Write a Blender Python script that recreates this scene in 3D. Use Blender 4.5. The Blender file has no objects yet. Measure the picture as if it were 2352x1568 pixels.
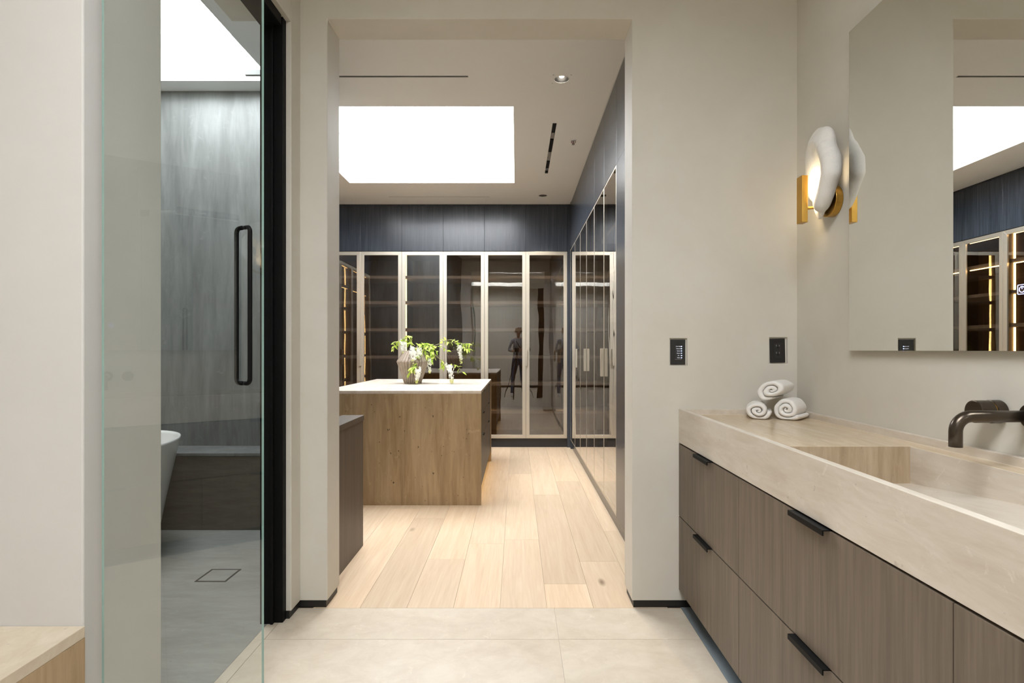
import bpy, bmesh, math, random
from mathutils import Vector, Matrix, Euler

# ------------------------------------------------------------------ camera, world, exposure
F, CX, CY, EYE = 1256.0, 1187.0, 803.0, 1.18          # focal length (px of 2352), vanishing point, eye height
sc = bpy.context.scene
COL = sc.collection
cam_d = bpy.data.cameras.new('camera'); cam = bpy.data.objects.new('camera', cam_d); COL.objects.link(cam)
cam.location = (0, 0, EYE); cam.rotation_euler = (math.pi / 2, 0, 0)
cam_d.sensor_width = 36.0; cam_d.lens = F / 2352 * 36.0
cam_d.shift_x = -(CX - 1176) / 2352; cam_d.shift_y = (CY - 784) / 2352
cam_d.clip_start = 0.01; cam_d.clip_end = 60
sc.camera = cam
w = bpy.data.worlds.new('sky'); sc.world = w; w.use_nodes = True
bg = w.node_tree.nodes['Background']; bg.inputs[0].default_value = (0.93, 0.96, 1.0, 1); bg.inputs[1].default_value = 12.5
sc.view_settings.view_transform = 'Standard'; sc.view_settings.look = 'None'
sc.view_settings.exposure = 0.83; sc.view_settings.gamma = 1.0; sc.view_settings.use_curve_mapping = False
sc.cycles.max_bounces = 12; sc.cycles.diffuse_bounces = 5; sc.cycles.glossy_bounces = 5; sc.cycles.adaptive_threshold = .02
sc.cycles.transparent_max_bounces = 24; sc.cycles.transmission_bounces = 6
sc.cycles.use_denoising = True; sc.cycles.sample_clamp_indirect = 6.0
sc.cycles.caustics_reflective = False; sc.cycles.caustics_refractive = False

# skylight openings (x0, x1, y0, y1, ceiling height, well height); each gets a light portal at its top
SKY_CLOSET = (-1.764, -0.025, 3.96, 5.77, 2.94, 0.40)
SKY_BATH_ADDED = (-0.70, 0.60, -.45, .70, 3.10, 0.25)  # unseen opening added overhead to light the bathroom
SKY_BATH_ADDED2 = (-1.6, 0.2, -3.3, -2.4, 3.10, 0.25)  # second unseen opening, added behind the camera for frontal light
SKY_WET = (-2.6, -1.65, 2.85, 3.70, 3.00, 0.22)
for s in (SKY_CLOSET, SKY_BATH_ADDED, SKY_BATH_ADDED2, SKY_WET):
    ld = bpy.data.lights.new('skylight_portal', 'AREA'); ld.shape = 'RECTANGLE'
    ld.size = s[1] - s[0]; ld.size_y = s[3] - s[2]; ld.cycles.is_portal = True
    lo = bpy.data.objects.new('skylight_portal', ld); COL.objects.link(lo)
    lo.location = ((s[0] + s[1]) / 2, (s[2] + s[3]) / 2, s[4] + s[5] + 0.01)

R = random.Random(7)
PI = math.pi

# ------------------------------------------------------------------ helpers
def px(u, v, Y):                      # a point of the photograph at depth Y
    return Vector(((u - CX) / F * Y, Y, EYE - (v - CY) / F * Y))

def new_mat(name):
    m = bpy.data.materials.new(name); m.use_nodes = True
    nt = m.node_tree; nt.nodes.clear()
    out = nt.nodes.new('ShaderNodeOutputMaterial')
    return m, nt, out

def principled(nt, out, color=(.5, .5, .5), rough=.5, metal=0.0, spec=.5):
    b = nt.nodes.new('ShaderNodeBsdfPrincipled')
    b.inputs['Base Color'].default_value = (*color, 1); b.inputs['Roughness'].default_value = rough
    b.inputs['Metallic'].default_value = metal; b.inputs['Specular IOR Level'].default_value = spec
    nt.links.new(b.outputs[0], out.inputs[0]); return b

def plain(name, color, rough=.5, metal=0.0, spec=.5):
    m, nt, out = new_mat(name); principled(nt, out, color, rough, metal, spec); return m

def emit(name, color, strength):
    m, nt, out = new_mat(name); e = nt.nodes.new('ShaderNodeEmission')
    e.inputs[0].default_value = (*color, 1); e.inputs[1].default_value = strength
    nt.links.new(e.outputs[0], out.inputs[0]); return m

def coords(nt, scale, rnd=True):
    tc = nt.nodes.new('ShaderNodeTexCoord'); mp = nt.nodes.new('ShaderNodeMapping')
    mp.inputs['Scale'].default_value = scale
    nt.links.new(tc.outputs['Object'], mp.inputs[0])
    if rnd:
        oi = nt.nodes.new('ShaderNodeObjectInfo'); cb = nt.nodes.new('ShaderNodeVectorMath'); cb.operation = 'SCALE'
        cb.inputs[0].default_value = (37.0, 23.0, 51.0)
        nt.links.new(oi.outputs['Random'], cb.inputs['Scale']); nt.links.new(cb.outputs[0], mp.inputs['Location'])
    return mp.outputs[0]

def noise(nt, vec, scale=1.0, detail=4.0, rough=.55, dist=0.0):
    n = nt.nodes.new('ShaderNodeTexNoise'); n.inputs['Scale'].default_value = scale
    n.inputs['Detail'].default_value = detail; n.inputs['Roughness'].default_value = rough
    n.inputs['Distortion'].default_value = dist
    nt.links.new(vec, n.inputs['Vector']); return n.outputs['Fac']

def ramp(nt, fac, stops):
    r = nt.nodes.new('ShaderNodeValToRGB'); el = r.color_ramp.elements
    while len(el) < len(stops): el.new(.5)
    for e, (p, c) in zip(el, stops): e.position = p; e.color = (*c, 1)
    nt.links.new(fac, r.inputs[0]); return r.outputs[0]

def mixc(nt, fac, a, b, mode='MIX'):
    m = nt.nodes.new('ShaderNodeMix'); m.data_type = 'RGBA'; m.blend_type = mode
    for s, x in ((0, fac), (6, a), (7, b)):
        if isinstance(x, (int, float)): m.inputs[s].default_value = x
        elif isinstance(x, tuple): m.inputs[s].default_value = (*x, 1)
        else: nt.links.new(x, m.inputs[s])
    return m.outputs[2]

def bump(nt, bsdf, h, strength=.2, dist=.01):
    b = nt.nodes.new('ShaderNodeBump'); b.inputs['Strength'].default_value = strength; b.inputs['Distance'].default_value = dist
    nt.links.new(h, b.inputs['Height']); nt.links.new(b.outputs[0], bsdf.inputs['Normal'])

def m_plaster(name, c1, c2, rough=.6):
    m, nt, out = new_mat(name); b = principled(nt, out, c1, rough, 0, .3)
    v = coords(nt, (1, 1, 1), False)
    n1 = noise(nt, v, 1.6, 5, .6, .4); n2 = noise(nt, v, 9, 4)
    c = ramp(nt, n1, [(.35, c1), (.68, c2)])
    c = mixc(nt, .10, c, ramp(nt, n2, [(.4, c2), (.6, c1)]))
    nt.links.new(c, b.inputs['Base Color']); bump(nt, b, noise(nt, v, 22, 3), .05, .004); return m

def m_wood(name, dark, mid, light, scale, rough=.45, spec=.4, b_str=.08):
    m, nt, out = new_mat(name); b = principled(nt, out, mid, rough, 0, spec)
    v = coords(nt, scale); n1 = noise(nt, v, 1.0, 6, .6, .6)
    v2 = coords(nt, tuple(s * 4 for s in scale)); n2 = noise(nt, v2, 1.0, 3)
    c = ramp(nt, n1, [(.28, dark), (.5, mid), (.75, light)])
    c = mixc(nt, .35, c, ramp(nt, n2, [(.35, dark), (.65, light)]))
    nt.links.new(c, b.inputs['Base Color']); bump(nt, b, n2, b_str, .002); return m

def m_plank(name):
    m, nt, out = new_mat(name); b = principled(nt, out, (.6, .45, .3), .42, 0, .4)
    v = coords(nt, (22, 1.3, 8)); n1 = noise(nt, v, 1.0, 6, .6, 1.2)
    v2 = coords(nt, (140, 5, 10)); n2 = noise(nt, v2, 1.0, 3)
    c = ramp(nt, n1, [(.25, (.56, .42, .285)), (.5, (.65, .51, .365)), (.78, (.72, .595, .45))])
    c = mixc(nt, .25, c, ramp(nt, n2, [(.3, (.52, .38, .25)), (.7, (.74, .61, .46))]))
    oi = nt.nodes.new('ShaderNodeObjectInfo')
    tint = ramp(nt, oi.outputs['Random'], [(0, (.86, .835, .80)), (.5, (.97, .95, .92)), (1, (1.06, 1.01, .95))])
    c = mixc(nt, 1.0, c, tint, 'MULTIPLY')
    vk = coords(nt, (3.2, 1.25, 1)); vo = nt.nodes.new('ShaderNodeTexVoronoi'); vo.inputs['Scale'].default_value = 1.0
    nt.links.new(vk, vo.inputs['Vector'])
    k = ramp(nt, vo.outputs['Distance'], [(.02, (1, 1, 1)), (.075, (0, 0, 0))])
    c = mixc(nt, k, c, (.20, .125, .07))
    nt.links.new(c, b.inputs['Base Color']); bump(nt, b, n2, .06, .002); return m

def m_travertine(name, pal, scale, rough=.3, pit=.5, rnd=True):
    dark, mid, light = pal
    m, nt, out = new_mat(name); b = principled(nt, out, mid, rough, 0, .4)
    v = coords(nt, scale, rnd); n1 = noise(nt, v, 1.0, 7, .62, .8)
    v2 = coords(nt, tuple(s * 3.3 for s in scale), rnd); n2 = noise(nt, v2, 1.0, 6, .7, .5)
    c = ramp(nt, n1, [(.28, dark), (.47, mid), (.70, light)])
    c = mixc(nt, .4, c, ramp(nt, n2, [(.33, dark), (.62, light)]))
    v3 = coords(nt, tuple(min(60, max(16, s * 2.2)) for s in scale), rnd); n3 = noise(nt, v3, 1.0, 5, .75, 1.0)
    k = ramp(nt, n3, [(.60, (0, 0, 0)), (.70, (.4, .4, .4))])
    c = mixc(nt, k, c, tuple(min(1, x * 1.18) for x in light))
    n4 = noise(nt, coords(nt, tuple(max(30, s * 6) for s in scale), rnd), 1.0, 2, .6)
    k2 = ramp(nt, n4, [(.24, (pit, pit, pit)), (.30, (0, 0, 0))])
    c = mixc(nt, k2, c, tuple(x * .35 for x in dark))
    nt.links.new(c, b.inputs['Base Color']); bump(nt, b, n3, .05, .002); return m

def m_glass(name, tint, base, wave=0.0, fres=1.0):
    """thin sheet: tinted see-through mixed with a mirror-like coat by Fresnel"""
    m, nt, out = new_mat(name)
    t = nt.nodes.new('ShaderNodeBsdfTransparent'); t.inputs[0].default_value = (*tint, 1)
    g = nt.nodes.new('ShaderNodeBsdfGlossy'); g.inputs['Roughness'].default_value = 0.0
    g.inputs['Color'].default_value = (.95, .95, .95, 1)
    fr = nt.nodes.new('ShaderNodeFresnel'); fr.inputs[0].default_value = 1.5
    ma = nt.nodes.new('ShaderNodeMath'); ma.operation = 'MULTIPLY_ADD'; ma.use_clamp = True
    ma.inputs[1].default_value = fres; ma.inputs[2].default_value = base
    ge = nt.nodes.new('ShaderNodeNewGeometry'); inv = nt.nodes.new('ShaderNodeMath'); inv.operation = 'SUBTRACT'; inv.inputs[0].default_value = 1.0
    nt.links.new(ge.outputs['Backfacing'], inv.inputs[1])          # only the outer face of a sheet reflects
    nt.links.new(fr.outputs[0], ma.inputs[0])
    fx = nt.nodes.new('ShaderNodeMath'); fx.operation = 'MULTIPLY'; nt.links.new(ma.outputs[0], fx.inputs[0]); nt.links.new(inv.outputs[0], fx.inputs[1])
    mx = nt.nodes.new('ShaderNodeMixShader')
    nt.links.new(fx.outputs[0], mx.inputs[0]); nt.links.new(t.outputs[0], mx.inputs[1]); nt.links.new(g.outputs[0], mx.inputs[2])
    if wave:
        n = noise(nt, coords(nt, (3.5, 3.5, 1.1)), 1.0, 1.5)
        bp = nt.nodes.new('ShaderNodeBump'); bp.inputs['Strength'].default_value = wave; bp.inputs['Distance'].default_value = .01
        nt.links.new(n, bp.inputs['Height']); nt.links.new(bp.outputs[0], g.inputs['Normal'])
    nt.links.new(mx.outputs[0], out.inputs[0]); return m

def prop(o, label=None, cat=None, group=None, kind=None):
    if label: o['label'] = label
    if cat: o['category'] = cat
    if group: o['group'] = group
    if kind: o['kind'] = kind
    return o

def wloc(o):
    v = Vector((0, 0, 0))
    while o is not None: v += o.location; o = o.parent
    return v

def thing(name, label, cat, loc=(0, 0, 0), rz=0.0, group=None):
    o = bpy.data.objects.new(name, None); COL.objects.link(o); o.location = loc; o.rotation_euler = (0, 0, rz)
    o.empty_display_size = .05
    return prop(o, label, cat, group)

def obj(name, bm, mat, parent=None, local=False, smooth=False, bevel=0.0, seg=2):
    """links bm as one mesh object; world coordinates unless local"""
    if parent is not None and not local:
        bmesh.ops.translate(bm, verts=bm.verts, vec=-wloc(parent))
    bmesh.ops.recalc_face_normals(bm, faces=bm.faces)
    me = bpy.data.meshes.new(name); bm.to_mesh(me); bm.free()
    for m in (mat if isinstance(mat, (list, tuple)) else [mat]): me.materials.append(m)
    if smooth:
        for p in me.polygons: p.use_smooth = True
    o = bpy.data.objects.new(name, me); COL.objects.link(o)
    if parent is not None: o.parent = parent
    if bevel:
        bv = o.modifiers.new('bevel', 'BEVEL'); bv.width = bevel; bv.segments = seg; bv.limit_method = 'ANGLE'; bv.angle_limit = .6
    return o

def box(x0, x1, y0, y1, z0, z1, bm=None, mi=0):
    bm = bm or bmesh.new()
    vs = [bm.verts.new((x, y, z)) for x in (x0, x1) for y in (y0, y1) for z in (z0, z1)]
    for q in ((0, 1, 3, 2), (4, 6, 7, 5), (0, 4, 5, 1), (2, 3, 7, 6), (0, 2, 6, 4), (1, 5, 7, 3)):
        f = bm.faces.new([vs[i] for i in q]); f.material_index = mi
    return bm

def cyl(p0, p1, r0, r1=None, n=24, bm=None, caps=True):
    bm = bm or bmesh.new(); p0, p1 = Vector(p0), Vector(p1); r1 = r0 if r1 is None else r1
    d = (p1 - p0).normalized(); a = d.orthogonal().normalized(); b = d.cross(a)
    r = [[bm.verts.new(p + (a * math.cos(t) + b * math.sin(t)) * rr) for t in [2 * PI * i / n for i in range(n)]] for p, rr in ((p0, r0), (p1, r1))]
    for i in range(n): bm.faces.new((r[0][i], r[0][(i + 1) % n], r[1][(i + 1) % n], r[1][i]))
    if caps: bm.faces.new(r[0][::-1]); bm.faces.new(r[1])
    return bm

def tube(pts, rad, n=12, bm=None, closed=False):
    """swept tube; rad a number or one per point"""
    bm = bm or bmesh.new(); pts = [Vector(p) for p in pts]; N = len(pts)
    rs = rad if isinstance(rad, (list, tuple)) else [rad] * N
    up = None; rings = []
    for i, p in enumerate(pts):
        a = pts[i - 1] if (i or closed) else p; c = pts[(i + 1) % N] if (i < N - 1 or closed) else p
        d = (c - a).normalized()
        up = d.orthogonal().normalized() if up is None else (up - d * up.dot(d)).normalized()
        s = d.cross(up)
        rings.append([bm.verts.new(p + (up * math.cos(t) + s * math.sin(t)) * rs[i]) for t in [2 * PI * k / n for k in range(n)]])
    for i in range(N if closed else N - 1):
        A, B = rings[i], rings[(i + 1) % N]
        for k in range(n): bm.faces.new((A[k], A[(k + 1) % n], B[(k + 1) % n], B[k]))
    if not closed: bm.faces.new(rings[0][::-1]); bm.faces.new(rings[-1])
    return bm

def lathe(profile, n=48, bm=None, center=(0, 0, 0), ripple=None):
    bm = bm or bmesh.new(); rings = []
    for (r, z) in profile:
        ring = []
        for k in range(n):
            t = 2 * PI * k / n; rr, tt = (r, t) if ripple is None else ripple(r, z, t)
            ring.append(bm.verts.new((center[0] + rr * math.cos(tt), center[1] + rr * math.sin(tt), center[2] + z)))
        rings.append(ring)
    for A, B in zip(rings, rings[1:]):
        for k in range(n): bm.faces.new((A[k], A[(k + 1) % n], B[(k + 1) % n], B[k]))
    bm.faces.new(rings[0][::-1])
    return bm

def relief(us, vs, front, back, cell, axis):
    """slab cut into cells; cell(u, v) -> depth below the front (0), None for a through opening. axis: 'y' wall (u=x, v=z, front smaller y), 'z' ceiling (u=x, v=y, front = lower z)"""
    bm = bmesh.new(); cache = {}
    sg = 1 if back > front else -1
    def V(u, v, d):
        k = (round(u, 5), round(v, 5), round(d, 5))
        if k not in cache: cache[k] = bm.verts.new((u, d, v) if axis == 'y' else (u, v, d))
        return cache[k]
    nu, nv = len(us) - 1, len(vs) - 1
    D = [[cell((us[i] + us[i + 1]) / 2, (vs[j] + vs[j + 1]) / 2) for j in range(nv)] for i in range(nu)]
    def lev(i, j):
        if not (0 <= i < nu and 0 <= j < nv) or D[i][j] is None: return back
        return front + sg * D[i][j]
    for i in range(nu):
        for j in range(nv):
            u0, u1, v0, v1 = us[i], us[i + 1], vs[j], vs[j + 1]; l = lev(i, j)
            if l != back:
                bm.faces.new([V(u0, v0, l), V(u1, v0, l), V(u1, v1, l), V(u0, v1, l)])
                bm.faces.new([V(u0, v0, back), V(u0, v1, back), V(u1, v1, back), V(u1, v0, back)])
    for i in range(nu + 1):
        for j in range(nv):
            a, b = lev(i - 1, j), lev(i, j)
            if a != b: bm.faces.new([V(us[i], vs[j], a), V(us[i], vs[j + 1], a), V(us[i], vs[j + 1], b), V(us[i], vs[j], b)])
    for i in range(nu):
        for j in range(nv + 1):
            a, b = lev(i, j - 1), lev(i, j)
            if a != b: bm.faces.new([V(us[i], vs[j], a), V(us[i + 1], vs[j], a), V(us[i + 1], vs[j], b), V(us[i], vs[j], b)])
    return bm

def struct(name, bm, mat, parent=None, **k):
    o = obj(name, bm, mat, parent, **k)
    if parent is None: o['kind'] = 'structure'
    return o

def copy_tree(o, parent=None):
    c = o.copy(); COL.objects.link(c)
    if parent is not None: c.parent = parent
    for ch in list(o.children): copy_tree(ch, c)
    return c

def copy_part(o, loc=None):
    c = o.copy(); COL.objects.link(c)
    if loc is not None: c.location = loc
    return c

# ------------------------------------------------------------------ materials
M = {}
M['plaster'] = m_plaster('warm_plaster', (.60, .565, .495), (.655, .625, .56))
M['white_plaster'] = m_plaster('white_plaster', (.575, .56, .535), (.61, .595, .57))
M['ceiling'] = plain('ceiling_paint', (.80, .785, .755), .7, 0, .2)
M['well'] = plain('skylight_well_white', (.90, .90, .89), .8, 0, .1)
M['black'] = plain('black_metal', (.004, .004, .004), .5, 0, .12)
M['blackbase'] = plain('black_baseboard', (.012, .011, .010), .45)
M['toe'] = plain('black_toe_kick', (.012, .013, .016), .22, 0, .5)
M['grout'] = plain('grout', (.46, .40, .32), .8)
M['subfloor'] = plain('subfloor', (.22, .15, .09), .8)
M['tile'] = m_travertine('floor_stone', ((.47, .395, .30), (.575, .495, .39), (.65, .58, .475)), (2.4, 3.2, 3), .33, .12)
M['greystrip'] = m_travertine('grey_floor_strip', ((.17, .20, .215), (.21, .245, .265), (.26, .29, .31)), (7, 3, 3), .5, .2)  # darker, cooler grey than the tiles
M['plank'] = m_plank('oak_plank')
M['counter'] = m_travertine('light_travertine', ((.50, .425, .33), (.61, .54, .45), (.70, .645, .565)), (8, 1.7, 9), .28, .3)
M['deck'] = m_travertine('honed_deck_travertine', ((.46, .345, .21), (.60, .475, .325), (.69, .575, .43)), (11, 1.2, 11), .22, .2)
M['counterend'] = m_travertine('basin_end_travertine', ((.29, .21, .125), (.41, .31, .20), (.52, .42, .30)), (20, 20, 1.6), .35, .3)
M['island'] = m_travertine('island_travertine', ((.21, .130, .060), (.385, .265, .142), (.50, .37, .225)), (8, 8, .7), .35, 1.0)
M['islandlit'] = m_travertine('island_travertine_lit', ((.55, .47, .38), (.66, .58, .49), (.74, .67, .59)), (9, 2.2, 9), .22, .2)  # same stone as the front; skylight brightness put into the colour
M['bench'] = m_travertine('bench_travertine', ((.50, .41, .29), (.60, .51, .38), (.68, .60, .48)), (7, 5, 4), .35, .2)
M['wetstone'] = m_travertine('grey_stone_light_streaks', ((.085, .09, .088), (.125, .132, .128), (.21, .22, .216)), (5.5, 5.5, .8), .35, .2, False)  # vertical streaks put dappled daylight into the wall colour
M['wetdark'] = m_travertine('dark_bench_stone', ((.07, .062, .05), (.105, .095, .078), (.15, .135, .11)), (1.5, 1.5, 9), .35, .2, False)
M['wetfloor'] = m_travertine('wet_room_stone', ((.19, .19, .175), (.25, .25, .23), (.32, .315, .29)), (1.6, 6, 3), .4, .2, False)
M['vanity'] = m_wood('vanity_walnut', (.105, .080, .057), (.155, .120, .088), (.205, .163, .123), (26, 26, 1.0), .48)
M['lowcab'] = m_wood('closet_walnut', (.055, .042, .032), (.085, .066, .05), (.12, .095, .073), (30, 30, 1.0), .45)
M['dark'] = m_wood('charcoal_veneer', (.016, .020, .027), (.028, .034, .045), (.056, .066, .084), (34, 34, .8), .27, .6, .05)
M['interior'] = m_wood('cabinet_interior', (.07, .050, .036), (.10, .072, .05), (.14, .10, .07), (26, 26, .8), .5)
M['shelf'] = plain('shelf_laminate', (.21, .185, .17), .5)
M['champagne'] = plain('champagne_aluminium', (.60, .545, .455), .38, .75)
M['bronzeglass'] = m_glass('bronze_glass', (.74, .68, .61), .09, .14, 1.6)
M['doorglass'] = m_glass('clear_glass', (.965, .985, .975), .02, 0, 1.9)
M['glassedge'] = plain('glass_edge_green', (.30, .47, .43), .12)
M['mirror'] = plain('mirror_silver', (.80, .81, .78), .0, 1.0)
M['mirroredge'] = plain('mirror_edge', (.62, .62, .60), .3, .6)
M['bronze'] = plain('dark_bronze', (.085, .068, .052), .28, .9)
M['brass'] = plain('brushed_brass', (.58, .34, .075), .30, 1.0)
M['chrome'] = plain('satin_steel', (.62, .60, .57), .25, 1.0)
M['led'] = emit('warm_led', (1, .68, .30), 14.0)
M['ledglow'] = emit('sconce_led', (1, .78, .48), 40.0)
M['lamp'] = emit('downlight_lens', (1, .93, .80), 12.0)
M['towel'] = None
def m_cloth(name, c, sc_=120, st=.5):
    m, nt, out = new_mat(name); b = principled(nt, out, c, .95, 0, .1)
    n = noise(nt, coords(nt, (1, 1, 1), False), sc_, 3, .7); bump(nt, b, n, st, .004); return m
M['towel'] = m_cloth('white_terry', (.82, .80, .77))
M['sconce'] = m_cloth('white_textured_clay', (.80, .78, .74), 160, .35)
M['white'] = plain('white_enamel', (.80, .79, .77), .15)

# ------------------------------------------------------------------ the setting
BX0, BX1, BY0 = -3.2, 1.2816, -4.0           # bathroom extents
FY0, FY1 = 2.5, 2.67                         # wall with the cased opening
OL, OR_, OT = -0.866, 0.527, 2.692
KEY = (.700, .780, 1.108, 1.232); OUT = (1.155, 1.238, 1.116, 1.236)

floor = struct('floor', box(-3.3, 1.40, -4.1, 7.3, -.09, -.004), M['subfloor'])
# stone tiles, 1.2 x 0.6 m
def tile_piece(x0, x1, y0, y1, mat, name='tile'):
    if x1 - x0 < .01 or y1 - y0 < .01: return
    g = .0011
    obj(name, box(x0 + g, x1 - g, y0 + g, y1 - g, -.004, 0), mat, floor)
ys = [2.5, 2.229]
while ys[-1] > BY0: ys.append(max(BY0, ys[-1] - .6))
xs = [.171 + 1.2 * k for k in range(-2, 2)]
for a, b in zip(ys, ys[1:]):
    for k in range(-3, 2):
        x0, x1 = .171 + 1.2 * k, .171 + 1.2 * (k + 1)
        lo = -1.075 if a > 1.77 else -3.2
        tile_piece(max(x0, lo), min(x1, .75), b, a, M['tile'])
obj('grout_bed', box(-3.2, 1.28, BY0, 2.5, -.004, -.0018), M['grout'], floor)
tile_piece(.75, 1.2816, 1.2, 2.508, M['greystrip'], 'grey_strip'); tile_piece(.75, 1.2816, -.1, 1.2, M['greystrip'], 'grey_strip')  # grey floor strip below the vanity
tile_piece(.75, 1.2816, -4.0, -.1, M['tile'])
# oak planks along Y
PW = .2137
special = {0: [2.757 + .0, 4.45], 1: [3.05, 4.9], -1: [3.4, 5.2], -2: [3.33, 5.35]}
for k in range(-13, 3):
    x0 = .137 + PW * k; x1 = x0 + PW
    x1 = min(x1, .69)
    if x1 - x0 < .02: continue
    start = 2.5 if x0 > -1.1 else (3.2 if x0 > -1.25 else 4.0)
    cuts = special.get(k)
    if not cuts:
        y = 2.5 + R.uniform(.5, 1.8); cuts = []
        while y < 6.3: cuts.append(y); y += R.uniform(1.3, 2.1)
    yy = [start] + [c for c in cuts if c > start + .1] + [6.72]
    for a, b in zip(yy, yy[1:]):
        obj('plank', box(x0 + .0006, x1 - .0006, a + .0006, b - .0006, -.004, 0), M['plank'], floor)
# wet room floor slab
struct('floor_wet_room', box(-3.2, -1.075, 1.77, 3.85, -.004, 0), M['wetfloor'])

def wall_cell(x, z):
    if OL < x < OR_ and z < OT: return None
    if KEY[0] < x < KEY[1] and KEY[2] < z < KEY[3]: return .012
    if OUT[0] < x < OUT[1] and OUT[2] < z < OUT[3]: return .012
    return 0
wall_front = struct('wall_front', relief([-1.11, OL, OR_, KEY[0], KEY[1], OUT[0], OUT[1], BX1 + .12],
                    sorted({.034, KEY[2], KEY[3], OUT[2], OUT[3], OT, 3.10}), FY0, FY1, wall_cell, 'y'), M['plaster'], bevel=.003)
struct('wall_right', box(BX1, BX1 + .12, BY0, FY0, 0, 3.1), M['plaster'])
struct('wall_left', box(BX0, -1.15, 1.45, 1.77, 0, 3.1), M['white_plaster'], bevel=.004)
bm = box(-1.106, -.99, 2.40, 2.50, .034, 3.1); box(-1.25, -.99, 1.77, 2.40, 2.62, 3.1, bm)
struct('wall_left_return', bm, M['plaster'], bevel=.003)
struct('wall_left_far', box(BX0 - .1, BX0, BY0, 3.95, 0, 3.1), M['plaster'])
struct('wall_back', box(BX0, BX1 + .12, BY0 - .1, BY0, 0, 3.1), M['plaster'])
struct('wall_wet_room_end', box(BX0, -1.30, 3.85, 3.97, 0, 3.4), M['wetstone'])
bm = bmesh.new(); ft = [(-1.11, FY1), (-1.057, FY1), (-1.30, 3.97), (-1.42, 3.85)]
lo_ = [bm.verts.new((x, y, 0)) for x, y in ft]; hi_ = [bm.verts.new((x, y, 3.1)) for x, y in ft]
bm.faces.new(lo_[::-1]); bm.faces.new(hi_)
for q in range(4): bm.faces.new((lo_[q], lo_[(q + 1) % 4], hi_[(q + 1) % 4], hi_[q]))
struct('wall_wet_room_side', bm, M['wetstone'])          # slanted partition between wet room and closet
struct('baseboard_right', box(OR_ + .008, BX1, FY0 + .008, FY1 - .008, 0, .034), M['blackbase'])
struct('baseboard_left', box(-1.10, OL - .008, FY0 + .008, FY1 - .008, 0, .034), M['blackbase'])
struct('baseboard_return', box(-1.10, -.998, 2.40, FY0 + .008, 0, .034), M['blackbase'])
struct('baseboard_back', box(BX0, BX1, BY0, BY0 + .012, 0, .07), M['blackbase'])

# ceilings
def sky_ceiling(name, x0, x1, y0, y1, z, s_list, mat, recess=(), cut=()):
    us = sorted({x0, x1} | {q for s in s_list for q in s[:2]} | {q for r in recess for q in r[:2]})
    vs = sorted({y0, y1} | {q for s in s_list for q in s[2:4]} | {q for r in recess for q in r[2:4]})
    us = sorted(set(us) | {q for r in cut for q in r[:2]}); vs = sorted(set(vs) | {q for r in cut for q in r[2:4]})
    def cell(x, y):
        for s in s_list:
            if s[0] < x < s[1] and s[2] < y < s[3]: return None
        for r in cut:
            if r[0] < x < r[1] and r[2] < y < r[3]: return None
        for r in recess:
            if r[0] < x < r[1] and r[2] < y < r[3]: return r[4]
        return 0
    o = struct(name, relief(us, vs, z, z + .12, cell, 'z'), mat)
    for s in s_list:           # white well above each opening, open to the sky
        t = .05; wz0, wz1 = s[4] + .121, s[4] + s[5]
        b = box(s[0] - t, s[0], s[2] - t, s[3] + t, wz0, wz1); box(s[1], s[1] + t, s[2] - t, s[3] + t, wz0, wz1, b)
        box(s[0], s[1], s[2] - t, s[2], wz0, wz1, b); box(s[0], s[1], s[3], s[3] + t, wz0, wz1, b)
        obj('skylight_well', b, M['well'], o)
    return o
DL = [(.292, 3.56), (.298, 6.245), (-1.95, 3.56 + .9)]        # downlights
SLOT = [(-1.75, -.314, 3.515, 3.537), (-1.475, -.316, 6.292, 6.306)]
TRACK = (.279, .311, 4.25, 5.46)
rec = [(x - .06, x + .06, y - .06, y + .06, .10) for x, y in DL[:2]] + [(*s, .05) for s in SLOT] + [(*TRACK, .06)]
ceil_closet = sky_ceiling('ceiling_closet', -3.1, 1.32, FY1, 7.3, 2.94, [SKY_CLOSET], M['ceiling'], rec, [(-3.1, -1.2, FY1, 3.1), (-3.1, -1.3, 3.1, 3.91)])
ceil_bath = sky_ceiling('ceiling_bathroom', BX0, BX1 + .12, BY0, FY0, 3.1, [SKY_BATH_ADDED, SKY_BATH_ADDED2], M['plaster'])
sky_ceiling('ceiling_wet_room', BX0, -1.16, 1.77, 3.85, 3.0, [SKY_WET], M['well'])
def plate_with_hole(x, y, z, half, r, n=32):
    bm = bmesh.new(); A = []; B = []
    for k in range(n):
        t = 2 * PI * (k + .5) / n; c, s = math.cos(t), math.sin(t); m = max(abs(c), abs(s))
        A.append(bm.verts.new((x + c / m * half, y + s / m * half, z))); B.append(bm.verts.new((x + c * r, y + s * r, z)))
    for k in range(n): bm.faces.new((A[k], A[(k + 1) % n], B[(k + 1) % n], B[k]))
    return bm
for x, y in DL[:2]: obj('downlight_plate', plate_with_hole(x, y, 2.94, .06, .047), M['ceiling'], ceil_closet)

# closet shell
struct('wall_closet_back', box(-3.1, 1.32, 7.22, 7.3, 0, 2.94), M['plaster'])
struct('wall_closet_right', box(1.26, 1.32, FY1, 7.22, 0, 2.94), M['plaster'])
struct('wall_closet_left', box(-3.1, -2.98, 3.97, 7.22, 0, 2.94), M['plaster'])

# black steel frame at the wet room opening
df = bmesh.new()
box(-1.054, -1.012, 2.364, 2.40, 0, 2.62, df); box(-1.105, -1.054, 2.352, 2.40, 0, 2.62, df)
box(-1.105, -1.012, 1.78, 2.352, 2.575, 2.62, df); box(-1.060, -1.048, 2.346, 2.364, 0, 2.575, df)
struct('door_1', df, M['black'], bevel=.002)
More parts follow.
